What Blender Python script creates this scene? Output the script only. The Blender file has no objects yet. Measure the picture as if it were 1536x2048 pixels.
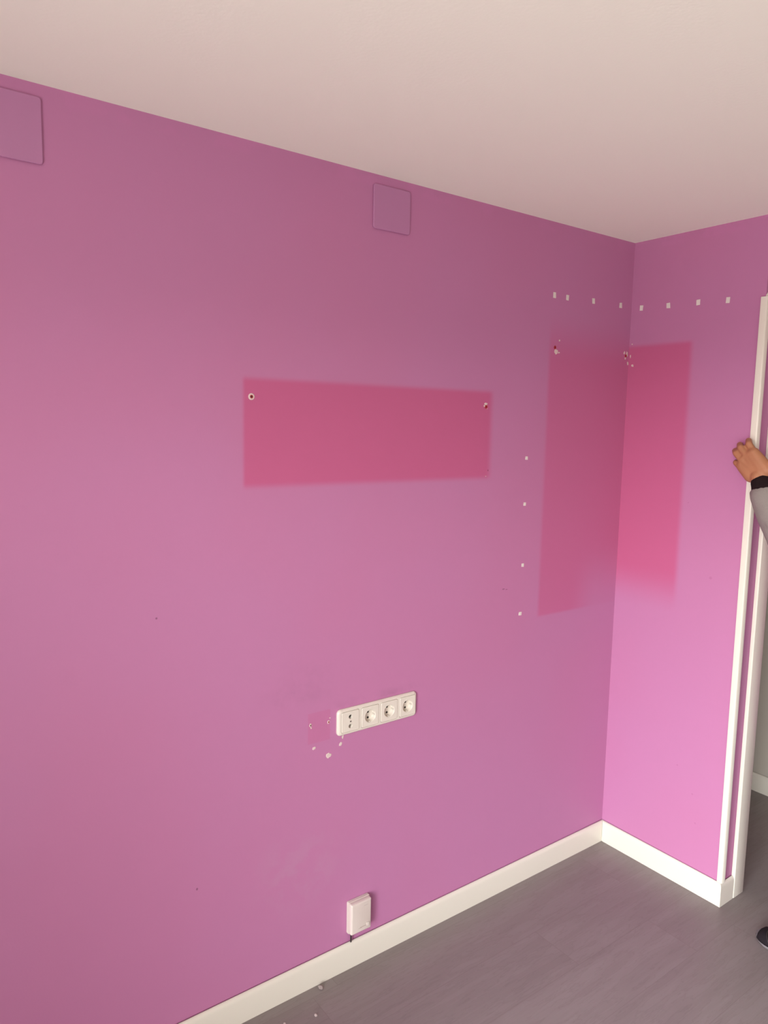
import bpy, bmesh, math, random
from mathutils import Vector, Matrix, Euler, noise
random.seed(7)
S = bpy.context.scene
C = S.collection
PI = math.pi

# ------------------------------------------------------------------ camera
cam_d = bpy.data.cameras.new('camera')
cam = bpy.data.objects.new('camera', cam_d)
C.objects.link(cam)
S.camera = cam
cam_d.sensor_fit = 'VERTICAL'
cam_d.sensor_height = 36.0
cam_d.lens = 1457.376 * 36 / 2048
cam_d.clip_start = 0.02
yaw, pit, rol = 0.937029449, -0.119785141, 0.0188621574
F = Vector((math.cos(yaw) * math.cos(pit), math.sin(yaw) * math.cos(pit), math.sin(pit)))
R0 = Vector((math.sin(yaw), -math.cos(yaw), 0))
U0 = R0.cross(F)
cr, sr = math.cos(rol), math.sin(rol)
Rv = cr * R0 + sr * U0
Uv = -sr * R0 + cr * U0
m = Matrix((Rv, Uv, -F)).transposed().to_4x4()
m.translation = Vector((-2.5487096, -1.82849875, 1.77234718))
cam.matrix_world = m

# ------------------------------------------------------------------ world, light, exposure
# radiance by elevation (sine): straight ahead of the window, and to its side, dimmed to darken the left wall's far end
EL_AHEAD = [(-1.0, 10.0), (-0.30, 10.0), (-0.20, 5.5), (-0.02, 5.5), (0.02, 36.0), (0.18, 36.0), (0.24, 24.0), (0.42, 24.0), (0.50, 50.0), (1.0, 50.0)]
EL_SIDE = [(-1.0, 7.0), (-0.30, 7.0), (-0.20, 4.0), (-0.02, 4.0), (0.02, 12.0), (0.18, 12.0), (0.24, 0.5), (1.0, 0.5)]
SKY_COL, LOW_COL, GROUND_COL = (0.90, 1.0, 1.06), (1.0, 0.985, 0.96), (1.0, 0.97, 0.92)
w = bpy.data.worlds.new('daylight')
S.world = w
w.use_nodes = True
nt = w.node_tree
nt.nodes.clear()
tc = nt.nodes.new('ShaderNodeTexCoord')
sx = nt.nodes.new('ShaderNodeSeparateXYZ')
mr = nt.nodes.new('ShaderNodeMapRange')
mr.inputs['From Min'].default_value = -1
mr.inputs['From Max'].default_value = 1
nt.links.new(tc.outputs['Generated'], sx.inputs[0])
nt.links.new(sx.outputs['Z'], mr.inputs['Value'])


def ramp(tab):
    r = nt.nodes.new('ShaderNodeValToRGB')
    e = r.color_ramp.elements
    while len(e) < len(tab):
        e.new(0.5)
    for q, (z, v) in zip(e, tab):
        q.position = (z + 1) / 2
        c = GROUND_COL if z < 0 else LOW_COL if z < 0.2 else SKY_COL
        q.color = tuple(k * v / 50 for k in c) + (1,)
    nt.links.new(mr.outputs['Result'], r.inputs['Fac'])
    return r.outputs['Color']


az = nt.nodes.new('ShaderNodeMapRange')
az.inputs['From Min'].default_value = -0.68
az.inputs['From Max'].default_value = -0.82
nt.links.new(sx.outputs['X'], az.inputs['Value'])
mx = nt.nodes.new('ShaderNodeMix')
mx.data_type = 'RGBA'
nt.links.new(az.outputs['Result'], mx.inputs['Factor'])
nt.links.new(ramp(EL_SIDE), mx.inputs['A'])
nt.links.new(ramp(EL_AHEAD), mx.inputs['B'])
bg = nt.nodes.new('ShaderNodeBackground')
bg.inputs['Strength'].default_value = 50
ow = nt.nodes.new('ShaderNodeOutputWorld')
nt.links.new(mx.outputs['Result'], bg.inputs['Color'])
nt.links.new(bg.outputs[0], ow.inputs[0])

WX, WY0, WY1, WZ0, WZ1 = -3.6, -2.9, -1.1, 0.02, 2.15      # balcony window in the wall behind the camera's left
pl = bpy.data.lights.new('window_portal', 'AREA')
pl.shape = 'RECTANGLE'
pl.size = WZ1 - WZ0
pl.size_y = WY1 - WY0
pl.cycles.is_portal = True
po = bpy.data.objects.new('window_portal', pl)
C.objects.link(po)
po.location = (WX - 0.13, (WY0 + WY1) / 2, (WZ0 + WZ1) / 2)
po.rotation_euler = (0, -PI / 2, 0)

vs = S.view_settings
S.display_settings.display_device = 'sRGB'
vs.view_transform = 'Standard'
vs.look = 'None'
vs.exposure = 0.0
vs.gamma = 1.0
vs.use_curve_mapping = False
S.cycles.max_bounces = 14
S.cycles.diffuse_bounces = 10


# ------------------------------------------------------------------ helpers
def lin(c):
    return tuple(((v / 255) / 12.92 if v / 255 <= 0.04045 else ((v / 255 + 0.055) / 1.055) ** 2.4) for v in c) + (1,)


def mat(name, col, rough=0.5, bump=0.0, bscale=200, vary=0.0, vscale=6, **kw):
    """plain principled material with fine procedural relief and slight tint variation"""
    M = bpy.data.materials.new(name)
    M.use_nodes = True
    n, l = M.node_tree.nodes, M.node_tree.links
    b = n['Principled BSDF']
    c = col if len(col) == 4 else tuple(col) + (1,)
    b.inputs['Base Color'].default_value = c
    b.inputs['Roughness'].default_value = rough
    for k, v in kw.items():
        b.inputs[k.replace('_', ' ')].default_value = v
    t = n.new('ShaderNodeTexCoord')
    if vary:
        nz = n.new('ShaderNodeTexNoise')
        nz.inputs['Scale'].default_value = vscale
        nz.inputs['Detail'].default_value = 3
        l.new(t.outputs['Object'], nz.inputs['Vector'])
        mm = n.new('ShaderNodeMix')
        mm.data_type = 'RGBA'
        mm.inputs['A'].default_value = tuple(v * (1 - vary) for v in c[:3]) + (1,)
        mm.inputs['B'].default_value = tuple(min(1, v * (1 + vary)) for v in c[:3]) + (1,)
        l.new(nz.outputs['Fac'], mm.inputs['Factor'])
        l.new(mm.outputs['Result'], b.inputs['Base Color'])
    if bump:
        nz = n.new('ShaderNodeTexNoise')
        nz.inputs['Scale'].default_value = bscale
        l.new(t.outputs['Object'], nz.inputs['Vector'])
        bp = n.new('ShaderNodeBump')
        bp.inputs['Strength'].default_value = bump
        bp.inputs['Distance'].default_value = 0.002
        l.new(nz.outputs['Fac'], bp.inputs['Height'])
        l.new(bp.outputs[0], b.inputs['Normal'])
    return M


class N:
    """tiny node-graph helper"""

    def __init__(s, M):
        s.n, s.l = M.node_tree.nodes, M.node_tree.links

    def math(s, op, a, b=None, c=None, clamp=False):
        q = s.n.new('ShaderNodeMath')
        q.operation = op
        q.use_clamp = clamp
        for i, v in enumerate((a, b, c)):
            if v is None:
                continue
            if isinstance(v, (int, float)):
                q.inputs[i].default_value = v
            else:
                s.l.new(v, q.inputs[i])
        return q.outputs[0]

    def step(s, v, a, b):
        q = s.n.new('ShaderNodeMapRange')
        q.interpolation_type = 'SMOOTHSTEP'
        q.inputs['From Min'].default_value = a
        q.inputs['From Max'].default_value = b
        s.l.new(v, q.inputs['Value'])
        return q.outputs['Result']

    def band(s, v, lo, hi, slo, shi):
        return s.math('MULTIPLY', s.step(v, lo - slo, lo + slo), s.step(v, hi + shi, hi - shi))

    def mix(s, f, a, b):
        q = s.n.new('ShaderNodeMix')
        q.data_type = 'RGBA'
        for k, v in (('Factor', f), ('A', a), ('B', b)):
            if isinstance(v, (tuple, float, int)):
                q.inputs[k].default_value = v
            else:
                s.l.new(v, q.inputs[k])
        return q.outputs['Result']

    def noise(s, vec, scale, detail=3, rough=0.5):
        q = s.n.new('ShaderNodeTexNoise')
        q.inputs['Scale'].default_value = scale
        q.inputs['Detail'].default_value = detail
        q.inputs['Roughness'].default_value = rough
        s.l.new(vec, q.inputs['Vector'])
        return q.outputs['Fac']


def obj(name, bm, M, parent=None, smooth=False, loc=None):
    me = bpy.data.meshes.new(name)
    bmesh.ops.recalc_face_normals(bm, faces=bm.faces)
    bm.to_mesh(me)
    bm.free()
    for x in (M if isinstance(M, (list, tuple)) else [M]):
        me.materials.append(x)
    if smooth:
        for p in me.polygons:
            p.use_smooth = True
        if smooth != 'all':
            me.set_sharp_from_angle(angle=math.radians(smooth if smooth is not True else 40))
    o = bpy.data.objects.new(name, me)
    C.objects.link(o)
    if parent:
        o.parent = parent
    if loc:
        o.location = loc
    return o


def tag(o, label, cat, group=None):
    o['label'] = label
    o['category'] = cat
    if group:
        o['group'] = group
    return o


def thing(name, label, cat, loc=(0, 0, 0), group=None):
    o = bpy.data.objects.new(name, None)
    C.objects.link(o)
    o.location = loc
    o.empty_display_size = 0.05
    return tag(o, label, cat, group)


def struct(name, bm, M, parent=None, smooth=False):
    o = obj(name, bm, M, parent, smooth)
    if not parent:
        o['kind'] = 'structure'
    return o


def box(bm, x0, x1, y0, y1, z0, z1, bev=0.0, seg=2):
    r = bmesh.ops.create_cube(bm, size=1)
    vs_ = r['verts']
    for v in vs_:
        v.co = Vector((x0 + (v.co.x + .5) * (x1 - x0), y0 + (v.co.y + .5) * (y1 - y0), z0 + (v.co.z + .5) * (z1 - z0)))
    if bev:
        es = list({e for v in vs_ for e in v.link_edges})
        bmesh.ops.bevel(bm, geom=es, offset=bev, segments=seg, affect='EDGES', profile=0.5)
    return vs_


def BM():
    return bmesh.new()


def cyl(bm, c, axis, r, h, n=24, r2=None):
    """cylinder from point c along unit axis for length h"""
    a = Vector(axis).normalized()
    q = a.to_track_quat('Z', 'Y')
    res = bmesh.ops.create_cone(bm, cap_ends=True, segments=n, radius1=r, radius2=r if r2 is None else r2, depth=h)
    for v in res['verts']:
        v.co = q @ v.co + Vector(c) + a * h / 2
    return res['verts']


# ------------------------------------------------------------------ materials
PAINT = (0.465, 0.183, 0.352, 1)          # faded pink-violet wall paint
PAINT2 = (0.472, 0.177, 0.338, 1)
UNFADED = (0.482, 0.108, 0.240, 1)        # the deeper pink left where shelves hung


def wall_paint(name, patches=()):
    M = bpy.data.materials.new(name)
    M.use_nodes = True
    g = N(M)
    b = g.n['Principled BSDF']
    b.inputs['Roughness'].default_value = 0.62
    b.inputs['Specular IOR Level'].default_value = 0.3
    t = g.n.new('ShaderNodeTexCoord')
    P = t.outputs['Object']
    sp = g.n.new('ShaderNodeSeparateXYZ')
    g.l.new(P, sp.inputs[0])
    X, Y, Z = sp.outputs
    col = g.mix(g.step(g.noise(P, 1.3, 2), 0.35, 0.65), PAINT, PAINT2)
    # brushed touch-ups hugging the ceiling edge
    ed = g.math('MULTIPLY', g.step(Z, 2.455, 2.475), g.step(g.noise(P, 9, 4), 0.50, 0.56))
    col = g.mix(g.math('MULTIPLY', ed, 0.45), col, (0.50, 0.185, 0.37, 1))
    if patches == 'left':
        a = g.math('MULTIPLY', g.band(X, -1.683, -0.753, 0.008, 0.018), g.band(Z, 1.594, 1.890, 0.013, 0.011))
        c = g.math('MULTIPLY', g.step(X, -0.484, -0.458), g.band(Z, 1.058, 2.10, 0.007, 0.10))
        # the lower inner corner of the tall ghost has faded away
        low = g.math('MULTIPLY', g.step(X, -0.30, -0.12), g.step(Z, 1.34, 1.06))
        c = g.math('MULTIPLY', c, g.math('SUBTRACT', 1.0, g.math('MULTIPLY', low, 0.85)))
        c = g.math('MULTIPLY', c, 0.70)
        s = g.math('MULTIPLY', g.band(X, -1.475, -1.396, 0.002, 0.002), g.band(Z, 0.802, 0.899, 0.002, 0.002))
        f = g.math('MAXIMUM', g.math('MAXIMUM', a, c), g.math('MULTIPLY', s, 0.32))
        col = g.mix(f, col, UNFADED)
        # grey dust and scuffs
        wv = g.noise(P, 14, 4, 0.6)
        d1 = g.math('MULTIPLY', g.band(X, -1.36, -1.06, 0.03, 0.06), g.band(Z, 0.893, 0.915, 0.006, 0.015))
        d2 = g.math('MULTIPLY', g.band(X, -1.62, -1.40, 0.05, 0.04), g.band(Z, 0.93, 1.05, 0.03, 0.05))
        d = g.math('MULTIPLY', g.math('MAXIMUM', d1, g.math('MULTIPLY', d2, 0.45)), g.step(wv, 0.40, 0.70))
        col = g.mix(g.math('MULTIPLY', d, 0.30), col, (0.24, 0.10, 0.18, 1))
        l1 = g.math('MULTIPLY', g.band(X, -1.62, -1.38, 0.08, 0.08), g.band(Z, 0.30, 0.50, 0.08, 0.08))
        col = g.mix(g.math('MULTIPLY', g.math('MULTIPLY', l1, g.step(wv, 0.42, 0.62)), 0.22), col, (0.47, 0.28, 0.40, 1))
        for (mx_, mz_, rx, rz) in ((-0.661, 1.187, 0.007, 0.0022), (-0.645, 1.184, 0.006, 0.0015), (-1.83, 0.47, 0.003, 0.004),
                                   (-1.93, 1.262, 0.003, 0.003), (-0.76, 1.62, 0.003, 0.003)):
            dx = g.math('DIVIDE', g.math('SUBTRACT', X, mx_), rx)
            dz = g.math('DIVIDE', g.math('SUBTRACT', Z, mz_), rz)
            rr = g.math('ADD', g.math('MULTIPLY', dx, dx), g.math('MULTIPLY', dz, dz))
            col = g.mix(g.math('MULTIPLY', g.step(rr, 1.3, 0.5), 0.55), col, (0.12, 0.03, 0.07, 1))
    if patches == 'right':
        a = g.math('MULTIPLY', g.step(Y, -0.287, -0.256), g.math('MULTIPLY', g.step(Z, 2.112, 2.088), g.step(Z, 1.05, 1.24)))
        col = g.mix(a, col, UNFADED)
        for (my, mz_, r) in ((-0.41, 1.23, 0.006), (-0.33, 0.47, 0.004), (-0.40, 0.38, 0.004), (-0.42, 0.27, 0.004), (-0.30, 1.5, 0.003)):
            dx = g.math('DIVIDE', g.math('SUBTRACT', Y, my), r)
            dz = g.math('DIVIDE', g.math('SUBTRACT', Z, mz_), r)
            rr = g.math('ADD', g.math('MULTIPLY', dx, dx), g.math('MULTIPLY', dz, dz))
            col = g.mix(g.math('MULTIPLY', g.step(rr, 1.3, 0.4), 0.35), col, (0.35, 0.10, 0.22, 1))
    g.l.new(col, b.inputs['Base Color'])
    bp = g.n.new('ShaderNodeBump')
    bp.inputs['Strength'].default_value = 0.12
    bp.inputs['Distance'].default_value = 0.001
    g.l.new(g.noise(P, 160, 3), bp.inputs['Height'])
    g.l.new(bp.outputs[0], b.inputs['Normal'])
    return M


def floor_material():
    M = bpy.data.materials.new('oak_laminate')
    M.use_nodes = True
    g = N(M)
    b = g.n['Principled BSDF']
    t = g.n.new('ShaderNodeTexCoord')
    P = t.outputs['Object']
    sp = g.n.new('ShaderNodeSeparateXYZ')
    g.l.new(P, sp.inputs[0])
    X, Y, Z = sp.outputs
    PW, PL = 0.192, 1.29
    row = g.math('DIVIDE', g.math('ADD', Y, 0.05), PW)
    rid = g.math('FLOOR', row)
    wn = g.n.new('ShaderNodeTexWhiteNoise')
    wn.noise_dimensions = '1D'
    g.l.new(rid, wn.inputs['W'])
    xs = g.math('ADD', g.math('DIVIDE', X, PL), g.math('MULTIPLY', wn.outputs['Value'], 7.0))
    cid = g.math('FLOOR', xs)
    w2 = g.n.new('ShaderNodeTexWhiteNoise')
    w2.noise_dimensions = '2D'
    cv = g.n.new('ShaderNodeCombineXYZ')
    g.l.new(rid, cv.inputs[0])
    g.l.new(cid, cv.inputs[1])
    g.l.new(cv.outputs[0], w2.inputs['Vector'])
    pv = w2.outputs['Value']
    # grain stretched along the boards, shifted per board
    gv = g.n.new('ShaderNodeCombineXYZ')
    g.l.new(g.math('MULTIPLY', X, 1.6), gv.inputs[0])
    g.l.new(g.math('MULTIPLY', Y, 11.0), gv.inputs[1])
    g.l.new(g.math('MULTIPLY', pv, 40.0), gv.inputs[2])
    n1 = g.noise(gv.outputs[0], 1.6, 6, 0.6)
    gv2 = g.n.new('ShaderNodeCombineXYZ')
    g.l.new(g.math('MULTIPLY', X, 6.0), gv2.inputs[0])
    g.l.new(g.math('MULTIPLY', Y, 150.0), gv2.inputs[1])
    g.l.new(g.math('MULTIPLY', pv, 90.0), gv2.inputs[2])
    n2 = g.noise(gv2.outputs[0], 1.0, 3, 0.6)
    # cathedral figure: contour lines of the slow noise
    ring = g.math('ABSOLUTE', g.math('SUBTRACT', g.math('FRACT', g.math('MULTIPLY', n1, 9.0)), 0.5))
    A, B, D = (0.258, 0.225, 0.216, 1), (0.224, 0.192, 0.184, 1), (0.160, 0.131, 0.126, 1)
    col = g.mix(g.step(n1, 0.30, 0.70), B, A)
    col = g.mix(g.math('MULTIPLY', g.step(ring, 0.16, 0.0), 0.24), col, D)
    col = g.mix(g.math('MULTIPLY', g.step(n2, 0.50, 0.75), 0.22), col, (0.305, 0.268, 0.258, 1))
    col = g.mix(g.math('MULTIPLY', pv, 0.16), col, D)
    fy = g.math('ABSOLUTE', g.math('SUBTRACT', g.math('FRACT', row), 0.5))
    fx = g.math('ABSOLUTE', g.math('SUBTRACT', g.math('FRACT', xs), 0.5))
    gap = g.math('MAXIMUM', g.step(fy, 0.4930, 0.4975), g.step(fx, 0.4988, 0.4996))
    col = g.mix(g.math('MULTIPLY', gap, 0.40), col, (0.17, 0.13, 0.125, 1))
    g.l.new(col, b.inputs['Base Color'])
    b.inputs['Roughness'].default_value = 0.42
    b.inputs['Specular IOR Level'].default_value = 0.45
    bp = g.n.new('ShaderNodeBump')
    bp.inputs['Strength'].default_value = 0.10
    bp.inputs['Distance'].default_value = 0.001
    g.l.new(g.math('SUBTRACT', n2, gap), bp.inputs['Height'])
    g.l.new(bp.outputs[0], b.inputs['Normal'])
    return M


m_left = wall_paint('pink_paint_left', 'left')
m_right = wall_paint('pink_paint_right', 'right')
m_pink = wall_paint('pink_paint')
m_white_wall = mat('white_wall_paint', (0.72, 0.69, 0.63), 0.7, 0.1)
m_ceiling = mat('ceiling_paint', (0.90, 0.935, 0.81), 0.8, 0.12, 120)
m_trim = mat('white_lacquer', (0.71, 0.67, 0.585), 0.32, 0.02, 60, vary=0.015, vscale=5)
m_floor = floor_material()
m_plastic = mat('cream_plastic', (0.69, 0.63, 0.555), 0.30, vary=0.01)
m_box = mat('off_white_plastic', (0.64, 0.56, 0.51), 0.38, vary=0.01)
m_dark = mat('black_plastic', (0.02, 0.016, 0.014), 0.5)
m_hole = mat('dark_cavity', (0.03, 0.022, 0.018), 0.9)
m_metal = mat('nickel', (0.42, 0.39, 0.35), 0.35, Metallic=1.0)
m_clip = mat('pale_clip', (0.72, 0.68, 0.62), 0.45, Metallic=0.5)
m_pad = mat('white_adhesive', (0.70, 0.65, 0.60), 0.7, 0.3, 300)
m_plaster = mat('chipped_plaster', (0.66, 0.53, 0.50), 0.9, 0.6, 400)
m_red = mat('red_nylon', (0.35, 0.012, 0.02), 0.4)
m_cover = mat('painted_cover', (0.430, 0.180, 0.345), 0.5, 0.08, 90, vary=0.03, vscale=14)
m_skin = mat('skin', (0.385, 0.165, 0.082), 0.6, 0.2, 120, vary=0.10, vscale=25)
m_nail = mat('fingernail', (0.62, 0.36, 0.27), 0.3)
m_knit = mat('grey_knit', (0.235, 0.208, 0.192), 0.9, 0.7, 260, vary=0.08, vscale=30)
m_cuff = mat('black_rib', (0.014, 0.007, 0.008), 0.9, 0.6, 220, Specular_IOR_Level=0.15)
m_jeans = mat('dark_denim', (0.035, 0.045, 0.075), 0.85, 0.5, 300)
m_hair = mat('dark_hair', (0.02, 0.013, 0.009), 0.6, 0.8, 160)
m_shoe = mat('black_canvas', (0.014, 0.010, 0.013), 0.85, 0.5, 300, Specular_IOR_Level=0.2)
m_sole = mat('grey_rubber', (0.20, 0.175, 0.185), 0.6)
m_eye = mat('eye_white', (0.8, 0.78, 0.75), 0.2)
m_iris = mat('brown_iris', (0.05, 0.025, 0.015), 0.2)
m_lip = mat('lip', (0.42, 0.16, 0.12), 0.5)

# ------------------------------------------------------------------ room shell
H = 2.5
XW, YB, XE, YD, YH, XH = -3.6, -3.4, 1.35, -0.533, 1.7, 1.0
OX0, OX1, OZ = 0.155, 0.930, 2.06        # doorway in the recessed door wall

bm = BM(); box(bm, XW - .14, XE + .12, YB - .12, YH + .12, -0.10, 0)
struct('floor', bm, m_floor)
bm = BM(); box(bm, XW - .14, XE + .12, YB - .12, YH + .12, H, H + 0.1)
struct('ceiling', bm, m_ceiling)

# left wall, with the recess for the socket boxes
bm = BM()
hx0, hx1, hz0, hz1 = -1.352, -1.078, 0.822, 0.872
for b_ in ((XW, hx0, 0, H), (hx1, 0, 0, H), (hx0, hx1, 0, hz0), (hx0, hx1, hz1, H)):
    box(bm, b_[0], b_[1], 0, 0.12, b_[2], b_[3])
bmesh.ops.remove_doubles(bm, verts=bm.verts, dist=1e-5)
wl = struct('wall_left', bm, m_left)
bm = BM(); box(bm, hx0, hx1, 0.035, 0.11, hz0, hz1)
obj('socket_recess', bm, m_hole, wl)


def paint_hall_faces(o, test):
    for p in o.data.polygons:
        if test(p.normal, p.center):
            p.material_index = 1


bm = BM(); box(bm, 0, 0.12, YD, YH, 0, H)
wr = struct('wall_right', bm, [m_right, m_white_wall])
paint_hall_faces(wr, lambda n, c: n.x > .5 or n.y > .5)
bm = BM()
for b_ in ((0.12, OX0, 0, H), (OX1, XE, 0, H), (OX0, OX1, OZ, H)):
    box(bm, b_[0], b_[1], YD, YD + .10, b_[2], b_[3])
box(bm, 0.0, 0.12, YD - 0.0004, YD, 0, H)
wd = struct('wall_door', bm, [m_pink, m_white_wall])
paint_hall_faces(wd, lambda n, c: n.y > .5)
bm = BM(); box(bm, XH, XH + .1, YD + .1, YH, 0, H)
struct('wall_hall', bm, mat('shaded_white_paint', (0.48, 0.44, 0.38), 0.7, 0.1))  # white hall wall, its shade put into a darker base colour
bm = BM(); box(bm, .12, XH, YH, YH + .1, 0, H)
struct('wall_hall_end', bm, m_white_wall)
bm = BM(); box(bm, XE, XE + .12, YB, YD, 0, H)
struct('wall_east', bm, m_pink)
bm = BM(); box(bm, XW, XE, YB - .12, YB, 0, H)
struct('wall_back', bm, m_white_wall)
bm = BM()
for (a, b_, z0, z1) in ((YB, WY0, 0, H), (WY1, 0.12, 0, H), (WY0, WY1, 0, WZ0), (WY0, WY1, WZ1, H)):
    box(bm, XW - .12, XW, a, b_, z0, z1)
struct('wall_window', bm, m_white_wall)
# balcony window frame
bm = BM()
fw = 0.055
for (a, b_, z0, z1) in ((WY0, WY0 + fw, WZ0, WZ1), (WY1 - fw, WY1, WZ0, WZ1), (WY0 + fw, WY1 - fw, WZ0, WZ0 + fw), (WY0 + fw, WY1 - fw, WZ1 - fw, WZ1),
                        ((WY0 + WY1) / 2 - .04, (WY0 + WY1) / 2 + .04, WZ0 + fw, WZ1 - fw)):
    box(bm, XW - .09, XW - .03, a, b_, z0, z1, .004)
struct('window_1', bm, m_trim)


# ------------------------------------------------------------------ baseboards
BH, BT = 0.090, 0.0135


def baseboard(name, p0, p1, nrm, m0=0.0, m1=0.0, gap=0.0040):
    """moulding from p0 to p1 along the wall; nrm points into the room; m0/m1 mitre factors"""
    p0, p1, nrm = Vector(p0), Vector(p1), Vector(nrm)
    d = (p1 - p0).normalized()
    prof = [(gap, 0.0), (BT, 0.0), (BT, BH - .016), (BT - .0008, BH - .010), (BT - .003, BH - .0045), (BT - .006, BH - .0012), (BT - .0085, BH), (gap, BH)]
    bm = BM()
    A = [bm.verts.new(p0 + nrm * a + Vector((0, 0, z)) + d * (m0 * a)) for a, z in prof]
    B = [bm.verts.new(p1 + nrm * a + Vector((0, 0, z)) + d * (m1 * a)) for a, z in prof]
    n = len(prof)
    for i in range(n):
        bm.faces.new((A[i], A[(i + 1) % n], B[(i + 1) % n], B[i]))
    bm.faces.new(A)
    bm.faces.new(B[::-1])
    return struct(name, bm, m_trim, smooth=35)


baseboard('baseboard_left', (XW, 0, 0), (-0.0012, 0, 0), (0, -1, 0), 0, -1)
baseboard('baseboard_right', (0, 0, 0), (0, YD, 0), (-1, 0, 0), 1, 1)
baseboard('baseboard_corner', (0, YD - .0004, 0), (0.079, YD - .0004, 0), (0, -1, 0), -1, 0)
baseboard('baseboard_hall', (XH, YD + .1, 0), (XH, YH, 0), (-1, 0, 0))
baseboard('baseboard_hall_left', (.12, YH, 0), (.12, YD + .16, 0), (1, 0, 0))
baseboard('baseboard_east', (XE, YB, 0), (XE, YD, 0), (-1, 0, 0))
baseboard('baseboard_back', (XW, YB, 0), (XE, YB, 0), (0, 1, 0))

# ------------------------------------------------------------------ corner bead (white angle strip on the outer corner)
bm = BM()
ox, oy, t_ = -0.0085, YD - 0.0115, 0.0
pr = [(-0.0002, -0.5205), (ox + .001, -0.5205), (ox, -0.5215), (ox, oy + .006), (ox + .0015, oy + .0022), (ox + .005, oy), (0.0125, oy), (0.0135, oy + .001), (0.0135, YD - .0006), (0.0, YD - .0006)]
rings = []
for z, dy in ((0.0912, -0.0045), (0.6, -0.002), (1.2, 0.0), (1.75, 0.0012), (2.228, 0.001)):
    rings.append([bm.verts.new((x, y + dy * (1 if y > -0.53 else 0.3), z)) for x, y in pr])
for a, b_ in zip(rings, rings[1:]):
    for i in range(len(pr)):
        j = (i + 1) % len(pr)
        bm.faces.new((a[i], a[j], b_[j], b_[i]))
bm.faces.new(rings[0][::-1])
bm.faces.new(rings[-1])
tr = struct('trim_1', bm, m_trim, smooth=35)
bm = BM()
v = box(bm, -0.0030, 0.006, -0.5445, -0.533, 2.2282, 2.247, .0015, 1)
for q in bm.verts:
    if q.co.z > 2.24 and q.co.y > -0.54:
        q.co.z -= 0.012
st = obj('bead_stub', bm, m_trim, tr)
st['label'] = 'broken stub of old white corner bead'

# ------------------------------------------------------------------ door casing
dr = bpy.data.objects.new('door_1', None)
C.objects.link(dr)
dr['kind'] = 'structure'
CY = YD - .0165
def casing(name, x0, x1, y0, y1, z0, z1):
    b2 = BM(); box(b2, x0, x1, y0, y1, z0, z1, .003, 2)
    obj(name, b2, m_trim, dr, smooth=40)
casing('casing', 0.0800, 0.151, CY, YD - .0008, 0, OZ + .085)
casing('casing', OX1 - .004, OX1 + .072, CY, YD - .0008, 0, OZ + .085)
casing('head_casing', 0.1515, OX1 - .0045, CY, YD - .0008, OZ + .005, OZ + .085)
casing('jamb', OX0 - .028, OX0 + .002, YD + .0005, YD + .112, 0, OZ)
casing('jamb', OX1 - .002, OX1 + .0005, YD + .0005, YD + .112, 0, OZ)
casing('head_jamb', OX0 + .0025, OX1 - .0025, YD + .0005, YD + .112, OZ - .02, OZ)


# ------------------------------------------------------------------ painted cover plates near the ceiling
def rounded_outline(w_, h_, r, n=6):
    pts = []
    for cx, cz, a0 in ((w_ / 2 - r, h_ / 2 - r, 0), (-w_ / 2 + r, h_ / 2 - r, 90), (-w_ / 2 + r, -h_ / 2 + r, 180), (w_ / 2 - r, -h_ / 2 + r, 270)):
        for i in range(n + 1):
            a = math.radians(a0 + 90 * i / n)
            pts.append((cx + r * math.cos(a), cz + r * math.sin(a)))
    return pts


def plate_bm(w_, h_, r, steps, n=6):
    """rounded plate in the xz plane growing to -y. steps = [(inset, depth)] from back to front"""
    bm = BM()
    rings = []
    for ins, d in steps:
        rings.append([bm.verts.new((x, -d, z)) for x, z in rounded_outline(w_ - 2 * ins, h_ - 2 * ins, max(r - ins, .0006), n)])
    for a, b_ in zip(rings, rings[1:]):
        for i in range(len(a)):
            j = (i + 1) % len(a)
            bm.faces.new((a[i], a[j], b_[j], b_[i]))
    bm.faces.new(rings[0][::-1])
    bm.faces.new(rings[-1])
    return bm


def cover(label, x, z, w_, h_, rot):
    o = obj('cover_plate', plate_bm(w_, h_, .008, [(0.0015, .0004), (0.0005, .0025), (0, .004), (.0005, .0058), (.002, .0068)]), m_cover, None, 12, (x, 0, z))
    o.rotation_euler = (0, rot, 0)
    return tag(o, label, 'cover plate')


cover('larger pink-painted blank cover plate high on the long wall, farthest from the room corner', -2.236, 2.400, 0.142, 0.142, 0.0)
cover('pink-painted blank cover plate under the ceiling above the wide shelf mark', -1.1995, 2.409, 0.137, 0.127, 0.0)

# ------------------------------------------------------------------ four-gang socket strip
SX, SZ = -1.2175, 0.847
strip = thing('socket_strip', 'long cream four-gang frame with one aerial outlet and three round power sockets', 'power outlet', (SX, 0, SZ))
FW, FH, FD = 0.313, 0.0845, 0.0105
MW, MH = 0.0655, 0.0655
cent = [-0.1103, -0.0347, 0.0409, 0.1165]
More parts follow.
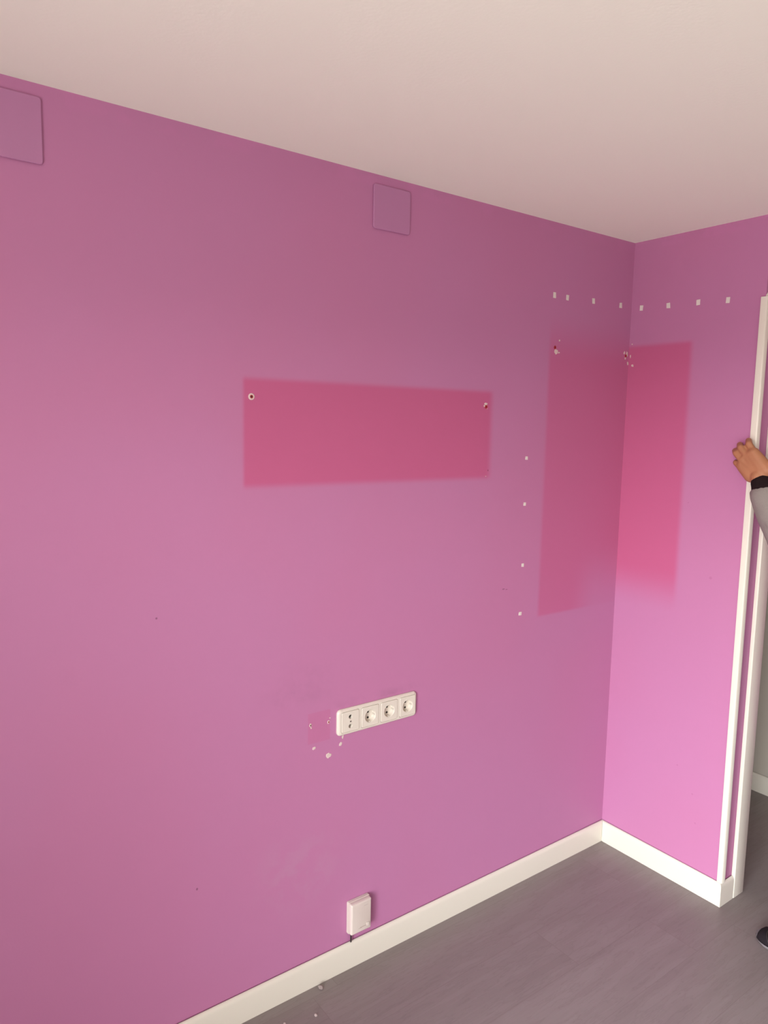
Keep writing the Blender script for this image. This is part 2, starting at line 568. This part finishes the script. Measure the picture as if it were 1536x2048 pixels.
# frame: rounded slab with four square openings, made of a front face grid
bm = BM()
out_b = [bm.verts.new((x, -0.0004, z)) for x, z in rounded_outline(FW, FH, .013)]
out_m = [bm.verts.new((x, -0.0050, z)) for x, z in rounded_outline(FW, FH, .013)]
out_k = [bm.verts.new((x, -0.0085, z)) for x, z in rounded_outline(FW - .005, FH - .005, .011)]
out_f = [bm.verts.new((x, -FD, z)) for x, z in rounded_outline(FW - .012, FH - .010, .009)]
for a, b_ in ((out_b, out_m), (out_m, out_k), (out_k, out_f)):
    for i in range(len(a)):
        j = (i + 1) % len(a)
        bm.faces.new((a[i], a[j], b_[j], b_[i]))
edges = [bm.edges.get((out_f[i], out_f[(i + 1) % len(out_f)])) for i in range(len(out_f))]
for cx in cent:
    f = [bm.verts.new((cx + x, -FD, z)) for x, z in rounded_outline(MW + .0026, MH + .0026, .006)]
    k = [bm.verts.new((cx + x, -FD + .0022, z)) for x, z in rounded_outline(MW + .0006, MH + .0006, .005)]
    q = [bm.verts.new((cx + x, -0.0004, z)) for x, z in rounded_outline(MW + .0006, MH + .0006, .005)]
    for a, b_ in ((f, k), (k, q)):
        for i in range(len(a)):
            j = (i + 1) % len(a)
            bm.faces.new((a[i], a[j], b_[j], b_[i]))
    edges += [bm.edges.get((f[i], f[(i + 1) % len(f)])) for i in range(len(f))]
bmesh.ops.triangle_fill(bm, use_beauty=True, use_dissolve=False, edges=edges)
obj('frame', bm, m_plastic, strip, smooth=30)


def module_bm(holes, front=-0.0118):
    """square insert with round openings (cx, cz, r, well depth, well bottom r)"""
    bm = BM()
    o1 = [bm.verts.new((x, -0.002, z)) for x, z in rounded_outline(MW, MH, .005)]
    o2 = [bm.verts.new((x, front + .0012, z)) for x, z in rounded_outline(MW, MH, .005)]
    o3 = [bm.verts.new((x, front, z)) for x, z in rounded_outline(MW - .0022, MH - .0022, .004)]
    for a, b_ in ((o1, o2), (o2, o3)):
        for i in range(len(a)):
            j = (i + 1) % len(a)
            bm.faces.new((a[i], a[j], b_[j], b_[i]))
    edges = [bm.edges.get((o3[i], o3[(i + 1) % len(o3)])) for i in range(len(o3))]
    n = 40
    for cx, cz, prof in holes:
        prev = None
        for r, d in prof:
            ring = [bm.verts.new((cx + r * math.cos(2 * PI * i / n), front + d, cz + r * math.sin(2 * PI * i / n))) for i in range(n)]
            if prev is None:
                edges += [bm.edges.new((ring[i], ring[(i + 1) % n])) for i in range(n)]
            else:
                for i in range(n):
                    j = (i + 1) % n
                    bm.faces.new((prev[i], prev[j], ring[j], ring[i]))
            prev = ring
        bm.faces.new(prev)
    bmesh.ops.triangle_fill(bm, use_beauty=True, use_dissolve=False, edges=edges)
    return bm


# aerial outlet
tvm = obj('aerial_insert', module_bm([(0, .0152, [(.0070, 0), (.0066, .0012), (.0066, .010)]), (0, -.0152, [(.0070, 0), (.0066, .0012), (.0066, .010)])]), m_plastic, strip, 30, (cent[0], 0, 0))
for zz in (.0152, -.0152):
    bm = BM()
    cyl(bm, (0, -.0016, zz), (0, -1, 0), .0065, .0006)
    cyl(bm, (0, -.0022, zz), (0, -1, 0), .0022, .0055, 12)
    obj('coax_jack', bm, m_metal if zz < 0 else m_dark, tvm, 30)
bm = BM(); cyl(bm, (0, -.0110, 0), (0, -1, 0), .0027, .0016, 16)
obj('screw', bm, m_metal, tvm, 30)
# three earthed round sockets
for k in range(3):
    s_ = obj('power_insert', module_bm([(0, 0, [(.0212, 0), (.0203, .0010), (.0196, .0030), (.0190, .0145), (.0180, .0153)])]), m_plastic, strip, 30, (cent[k + 1], 0, 0))
    for zz in (.0095, -.0095):
        bm = BM(); cyl(bm, (0, .0032, zz), (0, -1, 0), .0036, .0008, 16)
        obj('pin_hole', bm, m_hole, s_)
    for sgn in (-1, 1):
        bm = BM()
        box(bm, sgn * .0178 - .0014, sgn * .0178 + .0014, -.0095, .003, -.0028, .0028, .0006, 1)
        obj('earth_clip', bm, m_clip, s_)
        bm = BM()
        box(bm, -.0022, .0022, -.0095, .003, sgn * .0183 - .0010, sgn * .0183 + .0010, .0004, 1)
        obj('guide_rib', bm, m_plastic, s_)

# ------------------------------------------------------------------ small telephone box above the baseboard
bx = thing('telephone_box', 'small off-white telephone connection box just above the baseboard', 'junction box', (-1.2845, 0, 0.124))
bm = plate_bm(.083, .110, .004, [(0, .0012), (0, .010), (.0004, .0115)])
for v in bm.verts:
    v.co.z += .0535
obj('backplate', bm, m_box, bx, 30)
bm = plate_bm(.0795, .1065, .005, [(.0002, .0118), (0, .0165), (.0006, .0235), (.0030, .0268), (.0052, .0276)])
for v in bm.verts:
    v.co.z += .0532
obj('lid', bm, m_box, bx, 40)
bm = BM()
bmesh.ops.create_cube(bm, size=1)
for v in bm.verts:                                   # wedge catch on the lid
    x, y, z = v.co
    v.co = Vector((.0235 + x * .0085, -.0286 + y * .0022 - (0.0008 if x > 0 else 0), .0215 + z * .0115))
lt = obj('catch', bm, m_box, bx)
bm = BM()
box(bm, -.006, .0185, -.0283, -.0274, .0175, .0188, .0002, 1)
box(bm, -.012, .001, -.0281, -.0274, .0155, .0162, .0002, 1)
gr_ = obj('catch_groove', bm, mat('warm_grey_plastic', (0.40, 0.31, 0.27), 0.6), bx)
bm = BM()
for i, (a, h_) in enumerate(((0, .0026), (.0032, .0034), (.0062, .0026), (.0094, .0030), (.0125, .0024))):   # worn, unreadable print
    box(bm, .009 + a, .0112 + a, -.02782, -.02755, .0880, .0880 + h_)
obj('worn_print', bm, mat('faded_grey_ink', (0.52, 0.44, 0.42), 0.6), bx)
bm = BM()
cyl(bm, (-.0285, -.0085, .004), (0, 0.0, -1), .0024, .0385, 12)
cb = obj('cable', bm, m_dark, bx, 30)

# ------------------------------------------------------------------ adhesive pads
pads = []
def pad(label, wall, u, z, w_, h_, rot, grp):
    bm = BM()
    n = 5
    for k in range(1):
        vs_ = box(bm, -w_ / 2, w_ / 2, -.0016, -.0001, -h_ / 2, h_ / 2)
    for q in bm.verts:
        q.co.x += random.uniform(-.0013, .0013)
        q.co.z += random.uniform(-.0013, .0013)
    bmesh.ops.bevel(bm, geom=bm.edges[:], offset=.0004, segments=1, affect='EDGES')
    o = obj('adhesive_pad', bm, m_pad)
    if wall == 'L':
        o.location = (u, 0, z)
        o.rotation_euler = (0, rot, 0)
    else:
        o.location = (0, u, z)
        o.rotation_euler = Euler((0, rot, -PI / 2))
    tag(o, label, 'adhesive pad', grp)
    return o


G1, G2 = 'adhesive pads in the high row around the corner', 'adhesive pads in the column beside the tall shelf mark'
row = [('L', -0.458, 2.248, 'white adhesive pad of the high row, farthest from the corner on the long wall'),
       ('L', -0.387, 2.247, 'white adhesive pad of the high row, second from its far left end'),
       ('L', -0.238, 2.251, 'white adhesive pad of the high row, third from its far left end'),
       ('L', -0.071, 2.253, 'white adhesive pad of the high row, on the long wall next to the corner'),
       ('R', -0.046, 2.246, 'white adhesive pad of the high row, on the short wall next to the corner'),
       ('R', -0.164, 2.241, 'white adhesive pad of the high row, second from the corner on the short wall'),
       ('R', -0.286, 2.238, 'white adhesive pad of the high row, third from the corner on the short wall'),
       ('R', -0.400, 2.233, 'white adhesive pad of the high row, nearest the white corner strip')]
for i, (wl_, u, z, lb) in enumerate(row):
    pad(lb, wl_, u, z, .0145, .0195, random.uniform(-.08, .12), G1)
for z, u, lb in ((1.661, -.569, 'small white adhesive pad, topmost in the column of four'), (1.493, -.569, 'small white adhesive pad, second from the top in the column of four'),
                 (1.266, -.566, 'small white adhesive pad, third from the top in the column of four'), (1.083, -.569, 'small white adhesive pad, lowest in the column of four')):
    pad(lb, 'L', u, z, .0130, .0120, random.uniform(-.1, .1), G2)


# ------------------------------------------------------------------ wall plugs and chipped plaster
def chip_bm(r, squash=1.0, seed=0, thick=.0010):
    """ragged flake lying on the wall plane (normal -y)"""
    rnd = random.Random(seed)
    bm = BM()
    n = 13
    rad = [r * rnd.uniform(.62, 1.15) for _ in range(n)]
    a = [bm.verts.new((rad[i] * math.cos(2 * PI * i / n), -.0001, rad[i] * squash * math.sin(2 * PI * i / n))) for i in range(n)]
    b_ = [bm.verts.new((v.co.x * .82, -thick, v.co.z * .82)) for v in a]
    for i in range(n):
        j = (i + 1) % n
        bm.faces.new((a[i], a[j], b_[j], b_[i]))
    bm.faces.new(b_)
    bm.faces.new(a[::-1])
    return bm


def chip(parent, u, z, r, squash=1.0, rot=0.0, seed=0, M=None):
    """missing-paint spot that belongs to the wall"""
    o = obj('paint_chip', chip_bm(r, squash, seed), M or m_plaster, parent)
    if parent is wr:
        o.location = (0, u, z)
        o.rotation_euler = Euler((0, rot, -PI / 2))
    else:
        o.location = (u, 0, z)
        o.rotation_euler = (0, rot, 0)
    return o


def wall_plug(label, x, z, r, ring=True):
    t = thing('wall_plug', label, 'wall plug', (x, 0, z))
    n = 24
    bm = BM()
    prof = [(r * .50, .0008), (r * .50, -.0016), (r * .72, -.0020), (r * .92, -.0012), (r * .95, -.0001)]
    rings = [[bm.verts.new((q * math.cos(2 * PI * i / n), d, q * math.sin(2 * PI * i / n))) for i in range(n)] for q, d in prof]
    for a, b_ in zip(rings, rings[1:]):
        for i in range(n):
            j = (i + 1) % n
            bm.faces.new((a[i], a[j], b_[j], b_[i]))
    obj('collar', bm, m_plaster if ring else m_red, t, 40)
    bm = BM()
    cyl(bm, (0, -.0002, 0), (0, -1, 0), r * .60, .0011, 20)
    obj('sleeve', bm, m_red, t)
    bm = BM()
    cyl(bm, (0, -.0012, 0), (0, -1, 0), r * .26, .0004, 14)
    obj('screw_hole', bm, m_hole, t)
    return t


wall_plug('red wall plug with pale chipped ring, upper left of the wide shelf mark', -1.659, 1.840, .0098)
wall_plug('red wall plug below white plaster chip, upper right of the wide shelf mark', -0.780, 1.838, .0068, False)
wall_plug('dark red wall plug above white plaster chip, top of the tall shelf mark', -0.443, 2.063, .0065, False)
wall_plug('small wall plug in chipped plaster high up right beside the room corner', -0.020, 2.062, .0060, False)
for (u, z, r, sq, rot, sd) in ((-.781, 1.847, .0080, .8, .2, 1), (-.787, 1.841, .0050, .8, 0, 2), (-.776, 1.833, .0030, .8, 0, 3),
                               (-.434, 2.048, .0110, 1.1, .5, 4), (-.420, 2.046, .0055, .5, 0, 5), (-.420, 2.090, .0035, 1.2, 0, 6),
                               (-.030, 2.073, .0055, 1.6, .5, 7), (-.012, 2.070, .0055, 2.2, -.3, 8), (-.022, 2.052, .0050, 1.2, .3, 9), (-.0045, 2.033, .0050, 1.6, 0, 10),
                               (-1.453, .786, .0072, .75, .1, 11), (-1.400, .750, .0105, 1.0, .8, 12), (-1.357, .775, .0072, 1.0, 0, 13), (-1.349, .797, .0035, 2.0, .2, 14),
                               (-1.464, .853, .0025, 1, 0, 24), (-1.397, .870, .0022, 1, 0, 25), (-.770, 1.60, .0018, 1, 0, 26)):
    chip(wl, u, z, r, sq, rot, sd)
for (u, z, r, sq, rot, sd) in ((-.020, 2.024, .0060, .9, .6, 15), (-.013, 2.108, .003, 1, 0, 16), (-.008, 2.06, .0025, 3, 0, 17)):
    chip(wr, u, z, r, sq, rot, sd)
# two screw holes in the small square mark: pale rims round dark holes
for i, (u, z) in enumerate(((-1.466, .862), (-1.402, .858))):
    bm = BM()
    n = 18
    ra, rb = [], []
    for k in range(n):
        a = 2 * PI * k / n
        q = .0048 + random.uniform(-.0007, .0009)
        ra.append(bm.verts.new((q * .85 * math.cos(a), -.0002, q * 1.25 * math.sin(a))))
        rb.append(bm.verts.new((.0024 * math.cos(a), -.0010, .0030 * math.sin(a))))
    for k in range(n):
        j = (k + 1) % n
        bm.faces.new((ra[k], ra[j], rb[j], rb[k]))
    o = obj('screw_hole_rim', bm, m_plaster, wl)
    o.location = (u, 0, z)
    bm = BM(); cyl(bm, (0, -.0001, 0), (0, -1, 0), .0024, .0004, 12)
    h_ = obj('screw_hole', bm, m_red if i else mat('brown_hole', (.16, .05, .06), .9), o)

# ------------------------------------------------------------------ plaster crumbs on the floor
for (x, y, r, lb) in ((-1.439, -.030, .0085, 'grey plaster crumb on the floor against the long baseboard'),
                      (-1.508, -.115, .0052, 'tiny pale plaster crumb on the floor, a hand away from the long baseboard'),
                      (-1.600, -.088, .0040, 'tiniest pale plaster crumb on the floor, at the bottom edge of the photo')):
    bm = BM()
    bmesh.ops.create_icosphere(bm, subdivisions=2, radius=r)
    for v in bm.verts:
        v.co *= 1 + .45 * noise.noise(v.co * 160 + Vector((x * 9, 0, 0)))
        v.co.z = max(v.co.z * .6, -r * .3) + r * .3
    o = obj('plaster_crumb', bm, mat('plaster_crumb', (.50, .42, .40) if r < .006 else (.30, .24, .23), .9, .5), loc=(x, y, .0002))
    tag(o, lb, 'crumb', 'plaster crumbs on the floor')


# ------------------------------------------------------------------ person
def capsule(bm, p, q, r0, r1, n=14):
    p, q = Vector(p), Vector(q)
    d = q - p
    L = d.length
    rot = d.to_track_quat('Z', 'Y') if L > 1e-6 else Euler((0, 0, 0)).to_quaternion()
    prof = []
    for i in range(7):
        a = -PI / 2 + PI / 2 * i / 6
        prof.append((r0 * math.cos(a), r0 * math.sin(a)))
    for i in range(7):
        a = PI / 2 * i / 6
        prof.append((r1 * math.cos(a), L + r1 * math.sin(a)))
    rings = []
    for r, z in prof:
        if r < 1e-5:
            rings.append([bm.verts.new(p + rot @ Vector((0, 0, z)))])
        else:
            rings.append([bm.verts.new(p + rot @ Vector((r * math.cos(2 * PI * i / n), r * math.sin(2 * PI * i / n), z))) for i in range(n)])
    for a, b_ in zip(rings, rings[1:]):
        for i in range(n):
            j = (i + 1) % n
            if len(a) == 1:
                bm.faces.new((a[0], b_[j], b_[i]))
            elif len(b_) == 1:
                bm.faces.new((a[i], a[j], b_[0]))
            else:
                bm.faces.new((a[i], a[j], b_[j], b_[i]))


def chain(bm, pts, n=14):
    for a, b_ in zip(pts, pts[1:]):
        capsule(bm, a[:3], b_[:3], a[3], b_[3], n)


def ell(bm, c, r, rot=(0, 0, 0), sub=3):
    E = Euler(rot).to_matrix()
    res = bmesh.ops.create_icosphere(bm, subdivisions=sub, radius=1)
    for v in res['verts']:
        v.co = E @ Vector((v.co.x * r[0], v.co.y * r[1], v.co.z * r[2])) + Vector(c)


def organic(name, bm, M, parent, voxel, smooth=6):
    """fuse overlapping volumes into one continuous skin"""
    me = bpy.data.meshes.new(name)
    bmesh.ops.recalc_face_normals(bm, faces=bm.faces)
    bm.to_mesh(me)
    bm.free()
    tmp = bpy.data.objects.new('tmp', me)
    C.objects.link(tmp)
    r = tmp.modifiers.new('r', 'REMESH')
    r.mode = 'VOXEL'
    r.voxel_size = voxel
    s = tmp.modifiers.new('s', 'SMOOTH')
    s.iterations = smooth
    s.factor = .5
    dg = bpy.context.evaluated_depsgraph_get()
    new = bpy.data.meshes.new_from_object(tmp.evaluated_get(dg))
    new.name = name
    bpy.data.objects.remove(tmp)
    bpy.data.meshes.remove(me)
    new.materials.clear()
    new.materials.append(M)
    for p in new.polygons:
        p.use_smooth = True
    o = bpy.data.objects.new(name, new)
    C.objects.link(o)
    o.parent = parent
    return o


per = thing('person', 'person in grey sweater with black cuff reaching one hand to the white corner strip', 'person', (0.10, -0.95, 0))
PW_ = Vector((0.10, -0.95, 0))


def L_(p):                                    # world point to the person's own space
    return (p[0] - PW_.x, p[1] - PW_.y, p[2]) + tuple(p[3:])


# joints (world)
WR = (-0.066, -0.590, 1.618)                  # left wrist
EL = (-0.060, -0.716, 1.368)
SH = (-0.085, -0.985, 1.425)
SR = (0.300, -0.990, 1.425)
ER = (0.360, -1.020, 1.140)
WRR = (0.340, -0.900, 0.920)
HL, HR = (0.010, -0.985, 0.93), (0.200, -0.985, 0.93)
KL, KR = (-0.035, -0.930, 0.50), (0.235, -0.960, 0.50)
AL, AR = (-0.070, -0.950, 0.085), (0.245, -0.990, 0.085)
body = BM()
P_ = lambda *a: L_(a)
# torso, neck
ell(body, L_((.107, -.985, 1.28)), (.150, .095, .18))
ell(body, L_((.107, -.985, 1.08)), (.130, .090, .16))
ell(body, L_((.107, -.990, .93)), (.160, .105, .13))
chain(body, [P_(-.07, -.985, 1.415, .052), P_(.107, -.985, 1.43, .07), P_(.29, -.985, 1.415, .052)])
chain(body, [P_(.107, -.985, 1.42, .062), P_(.107, -.965, 1.52, .056)])
# head
HC = Vector((.100, -.945, 1.635))
ell(body, L_(HC), (.076, .096, .112))
ell(body, L_(HC + Vector((0, .022, -.045))), (.062, .072, .070))
ell(body, L_(HC + Vector((0, .078, -.088))), (.026, .022, .020))
chain(body, [L_(tuple(HC + Vector((0, .094, .012))) + (.010,)), L_(tuple(HC + Vector((0, .112, -.020))) + (.013,))])
for s in (-1, 1):
    ell(body, L_(HC + Vector((s * .013, .102, -.024))), (.009, .010, .008))
    ell(body, L_(HC + Vector((s * .032, .084, .030))), (.024, .014, .008))
    ell(body, L_(HC + Vector((s * .078, -.004, -.008))), (.009, .020, .032), (0, s * .15, 0))
    ell(body, L_(HC + Vector((s * .040, .064, -.025))), (.026, .026, .024))
# arms
chain(body, [L_(SH + (.050,)), L_(EL + (.038,)), L_((-.066, -.640, 1.520, .034)), L_(WR + (.0265,))])
chain(body, [L_(SR + (.050,)), L_(ER + (.038,)), L_(WRR + (.026,))])
# legs
chain(body, [L_(HL + (.085,)), L_(KL + (.055,)), P_(-.05, -.955, .36, .056), L_(AL + (.036,))])
chain(body, [L_(HR + (.085,)), L_(KR + (.055,)), P_(.24, -.985, .36, .056), L_(AR + (.036,))])


# left hand: palm against the corner strip, fingers curled onto the short wall, thumb round the corner
def hand(bm, wrist, mcps, fingers, thumb, palm_extra=()):
    for (a, b_, r0, r1) in palm_extra:
        capsule(bm, L_(a), L_(b_), r0, r1)
    for mcp, f in zip(mcps, fingers):
        capsule(bm, L_(wrist), L_(mcp), .021, .0118)
        chain(bm, [L_(tuple(mcp) + (.0118,))] + [L_(q) for q in f], 12)
    for a, b_ in zip(mcps, mcps[1:]):
        capsule(bm, L_(a), L_(b_), .0115, .0115)
    chain(bm, [L_(q) for q in thumb], 12)


MC = [(-.060, -.563, 1.704), (-.067, -.5445, 1.690), (-.066, -.529, 1.672), (-.060, -.519, 1.651)]
FG = [[(-.060, -.5445, 1.729, 0.0116), (-.035, -.530, 1.740, 0.0106), (-.017, -.5225, 1.728, 0.0096)],
      [(-.062, -.5180, 1.7150, 0.0118), (-.038, -.502, 1.725, 0.0108), (-.018, -.492, 1.716, 0.0098)],
      [(-.061, -.5030, 1.6950, 0.0114), (-.037, -.486, 1.703, 0.0104), (-.017, -.478, 1.694, 0.0096)],
      [(-.053, -.5010, 1.6620, 0.0102), (-.032, -.489, 1.664, 0.0094), (-.014, -.483, 1.656, 0.0087)]]
TH = [(-.058, -.592, 1.630, .018), (-.042, -.586, 1.655, .0150), (-.012, -.573, 1.670, .0120), (.014, -.5585, 1.678, .0095)]
hand(body, (WR[0] + .004, WR[1] + .004, WR[2] + .012), MC, FG, TH,
     [((-.058, -.610, 1.643), (-.064, -.566, 1.699), .026, .019), ((-.057, -.560, 1.622), (-.057, -.530, 1.648), .025, .020),
      ((-.060, -.600, 1.640), (-.064, -.558, 1.694), .025, .018), ((-.058, -.574, 1.618), (-.060, -.528, 1.657), .024, .017),
      ((-.054, -.585, 1.638), (-.048, -.545, 1.674), .026, .020)])
# right hand hanging, slightly curled
wz = WRR
M2 = [(.372, -.860, .862), (.352, -.845, .852), (.332, -.842, .850), (.313, -.846, .856)]
F2 = [[(.378, -.842, .822, .0098), (.372, -.848, .795, .0088), (.364, -.862, .778, .008)],
      [(.354, -.826, .808, .0100), (.350, -.834, .778, .0090), (.343, -.850, .760, .008)],
      [(.332, -.826, .808, .0096), (.330, -.836, .780, .0086), (.326, -.852, .765, .0078)],
      [(.309, -.834, .822, .0086), (.308, -.844, .800, .0078), (.306, -.858, .788, .007)]]
T2 = [(.352, -.890, .905, .017), (.384, -.880, .872, .014), (.394, -.866, .842, .0112), (.392, -.858, .818, .0095)]
hand(body, wz, M2, F2, T2)
bo = organic('body', body, m_skin, per, .0036, 3)
# nails of the left hand
for f in FG:
    b2 = BM()
    a, c = Vector(f[1][:3]), Vector(f[2][:3])
    mid = c + Vector((-.0052, .0035, .0045))
    ell(b2, L_(mid), (.0035, .0040, .0035), sub=2)
    obj('fingernail', b2, m_nail, per, smooth='all')
# eyes, mouth
for s in (-1, 1):
    b2 = BM(); ell(b2, L_(HC + Vector((s * .031, .081, .012))), (.0125, .0115, .0085), sub=3)
    e = obj('eye', b2, m_eye, per, smooth='all')
    b2 = BM(); ell(b2, L_(HC + Vector((s * .031, .0908, .012))), (.0055, .0030, .0050), sub=2)
    obj('iris', b2, m_iris, e, smooth='all')
    b2 = BM(); chain(b2, [L_(tuple(HC + Vector((s * .016, .097, .034))) + (.0032,)), L_(tuple(HC + Vector((s * .033, .095, .038))) + (.0034,)), L_(tuple(HC + Vector((s * .050, .082, .033))) + (.0022,))], 8)
    obj('eyebrow', b2, m_hair, per, smooth='all')
b2 = BM()
ell(b2, L_(HC + Vector((0, .090, -.052))), (.021, .010, .0042))
ell(b2, L_(HC + Vector((0, .089, -.059))), (.018, .010, .0048))
obj('mouth', b2, m_lip, per, smooth='all')
b2 = BM()
ell(b2, L_(HC + Vector((0, -.018, .030))), (.085, .095, .098))
ell(b2, L_(HC + Vector((0, -.050, -.020))), (.078, .062, .075))
ell(b2, L_(HC + Vector((0, .030, .080))), (.066, .060, .038))
organic('hair', b2, m_hair, per, .006, 2)
# sweater: torso and sleeves, left sleeve ends below the wrist
b2 = BM()
ell(b2, L_((.107, -.985, 1.28)), (.180, .122, .20))
ell(b2, L_((.107, -.985, 1.06)), (.165, .120, .19))
for zz in (1.12, 1.03, .95):
    chain(b2, [P_(.035, -.985, zz, .122), P_(.180, -.985, zz, .122)])
chain(b2, [P_(.107, -.985, 1.25, .125), P_(.107, -.985, .98, .125)])
chain(b2, [P_(-.075, -.985, 1.415, .070), P_(.107, -.985, 1.435, .080), P_(.29, -.985, 1.415, .070)])
chain(b2, [P_(.107, -.98, 1.44, .075), P_(.107, -.972, 1.49, .066)])
chain(b2, [L_(SH + (.072,)), L_((-.075, -.860, 1.385, .064)), L_((EL[0], EL[1], EL[2], .058)), L_((-.062, -.688, 1.430, .057)), L_((-.064, -.648, 1.500, .055)), L_((-.066, -.617, 1.556, .048))])
ell(b2, L_((-.066, -.578, 1.563)), (.018, .014, .012))          # small fold below the cuff
ell(b2, L_((-.070, -.672, 1.46)), (.058, .050, .012), (.5, 0, 0))
ell(b2, L_((-.066, -.655, 1.510)), (.053, .047, .010), (.4, 0, 0))
chain(b2, [L_(SR + (.072,)), L_(ER + (.056,)), L_((.350, -.925, .965, .044))])
organic('sweater', b2, m_knit, per, .006, 4)
b2 = BM()
chain(b2, [L_((-.066, -.612, 1.574, .0405)), L_((-.066, -.602, 1.597, .0345))])
cf = organic('cuff', b2, m_cuff, per, .003, 3)
cf['label'] = 'black ribbed cuff'
b2 = BM()
chain(b2, [P_(.03, -.985, .90, .108), P_(.185, -.985, .90, .108)])
chain(b2, [L_((HL[0], HL[1], HL[2], .105)), L_(KL + (.078,)), P_(-.052, -.955, .34, .074), P_(-.065, -.955, .11, .062)])
chain(b2, [L_((HR[0], HR[1], HR[2], .105)), L_(KR + (.078,)), P_(.240, -.985, .34, .074), P_(.243, -.990, .11, .062)])
organic('trousers', b2, m_jeans, per, .008, 3)


# shoes: rounded canvas upper on a pale rubber sole
def shoe(toe, ang):
    """toe = world point of the toe tip on the floor, ang = heading from +y"""
    Lx = .285
    ca, sa = math.cos(ang), math.sin(ang)

    def W(u, v_, z):                      # u forward from heel, v to the right
        fx, fy = -sa, ca
        rx, ry = ca, sa
        hx, hy = toe[0] - fx * Lx, toe[1] - fy * Lx
        return L_((hx + fx * u + rx * v_, hy + fy * u + ry * v_, z))
    # outline half width along the length
    prof = [(0, .0), (.004, .018), (.015, .029), (.045, .035), (.09, .034), (.13, .037), (.18, .046), (.215, .0495), (.245, .046), (.265, .036), (.278, .022), (.285, .0)]
    pts = [W(u, hw, 0) for u, hw in prof] + [W(u, -hw, 0) for u, hw in prof[-2:0:-1]]
    uvs = [(u, hw) for u, hw in prof] + [(u, -hw) for u, hw in prof[-2:0:-1]]
    bm = BM()
    rings = []
    for z, k in ((.0005, .93), (.003, .985), (.010, .99), (.015, .975)):
        rings.append([bm.verts.new(W(.1425 + (u - .1425) * k, v_ * k, z + (.010 * max(0, (u - .22) / .065) ** 2 if z > .002 else .004 * max(0, (u - .22) / .065) ** 2))) for u, v_ in uvs])
    for a, b_ in zip(rings, rings[1:]):
        for i in range(len(a)):
            j = (i + 1) % len(a)
            bm.faces.new((a[i], a[j], b_[j], b_[i]))
    bm.faces.new(rings[0][::-1])
    bm.faces.new(rings[-1])
    s0 = obj('shoe', bm, m_sole, per, smooth=50)
    s0['label'] = 'pale grey rubber sole of a dark sneaker'
    # upper as a lofted shell
    bm = BM()
    secs = []
    nu, nv = 26, 16
    for i in range(nu + 1):
        u = .003 + (.2835 - .003) * i / nu
        hw = 0
        for (a, b_) in zip(prof, prof[1:]):
            if a[0] <= u <= b_[0]:
                hw = a[1] + (b_[1] - a[1]) * (u - a[0]) / (b_[0] - a[0])
        hw = max(hw * 1.0, .003)
        h = .088 if u < .07 else .088 - (.088 - .052) * ((u - .07) / .12) if u < .19 else .052 - .018 * ((u - .19) / .09) ** 2 - .020 * max(0, (u - .25) / .03) ** 3
        if u < .02:
            h = .060 + 1.4 * u
        ring = []
        for j in range(nv + 1):
            a = PI * j / nv
            cx = math.cos(a)
            sz = math.sin(a)
            ring.append(bm.verts.new(W(u, hw * (abs(cx) ** .75) * (1 if cx > 0 else -1) * (1 - .18 * sz * (u < .12)), .012 + (h - .012) * sz ** .8)))
        secs.append(ring)
    for a, b_ in zip(secs, secs[1:]):
        for j in range(nv):
            bm.faces.new((a[j], a[j + 1], b_[j + 1], b_[j]))
        bm.faces.new((a[0], b_[0], b_[nv], a[nv]))
    bm.faces.new(secs[0])
    bm.faces.new(secs[-1][::-1])
    obj('upper', bm, m_shoe, s0, smooth='all')
    # toe seam and laces
    bm = BM()
    prev = None
    for j in range(nv + 1):
        a = PI * j / nv
        cx, sz = math.cos(a), math.sin(a)
        hw = .0455
        u = .243 - .018 * (1 - sz)
        p = W(u, hw * (abs(cx) ** .75) * (1 if cx > 0 else -1), .0195 + (.0465 - .019) * sz ** .8)
        if prev:
            capsule(bm, prev, p, .0016, .0016, 8)
        prev = p
    obj('toe_seam', bm, m_dark, s0, smooth='all')
    bm = BM()
    for k in range(4):
        u = .120 + k * .022
        h = .088 - (.036) * ((u - .07) / .12)
        chain(bm, [tuple(W(u, -.020, h - .006)) + (.0026,), tuple(W(u + .004, 0, h + .0015)) + (.0026,), tuple(W(u, .020, h - .006)) + (.0026,)], 8)
    obj('laces', bm, m_sole, s0, smooth='all')


shoe((-.052, -.702, 0), .10)
shoe((.262, -.745, 0), -.12)
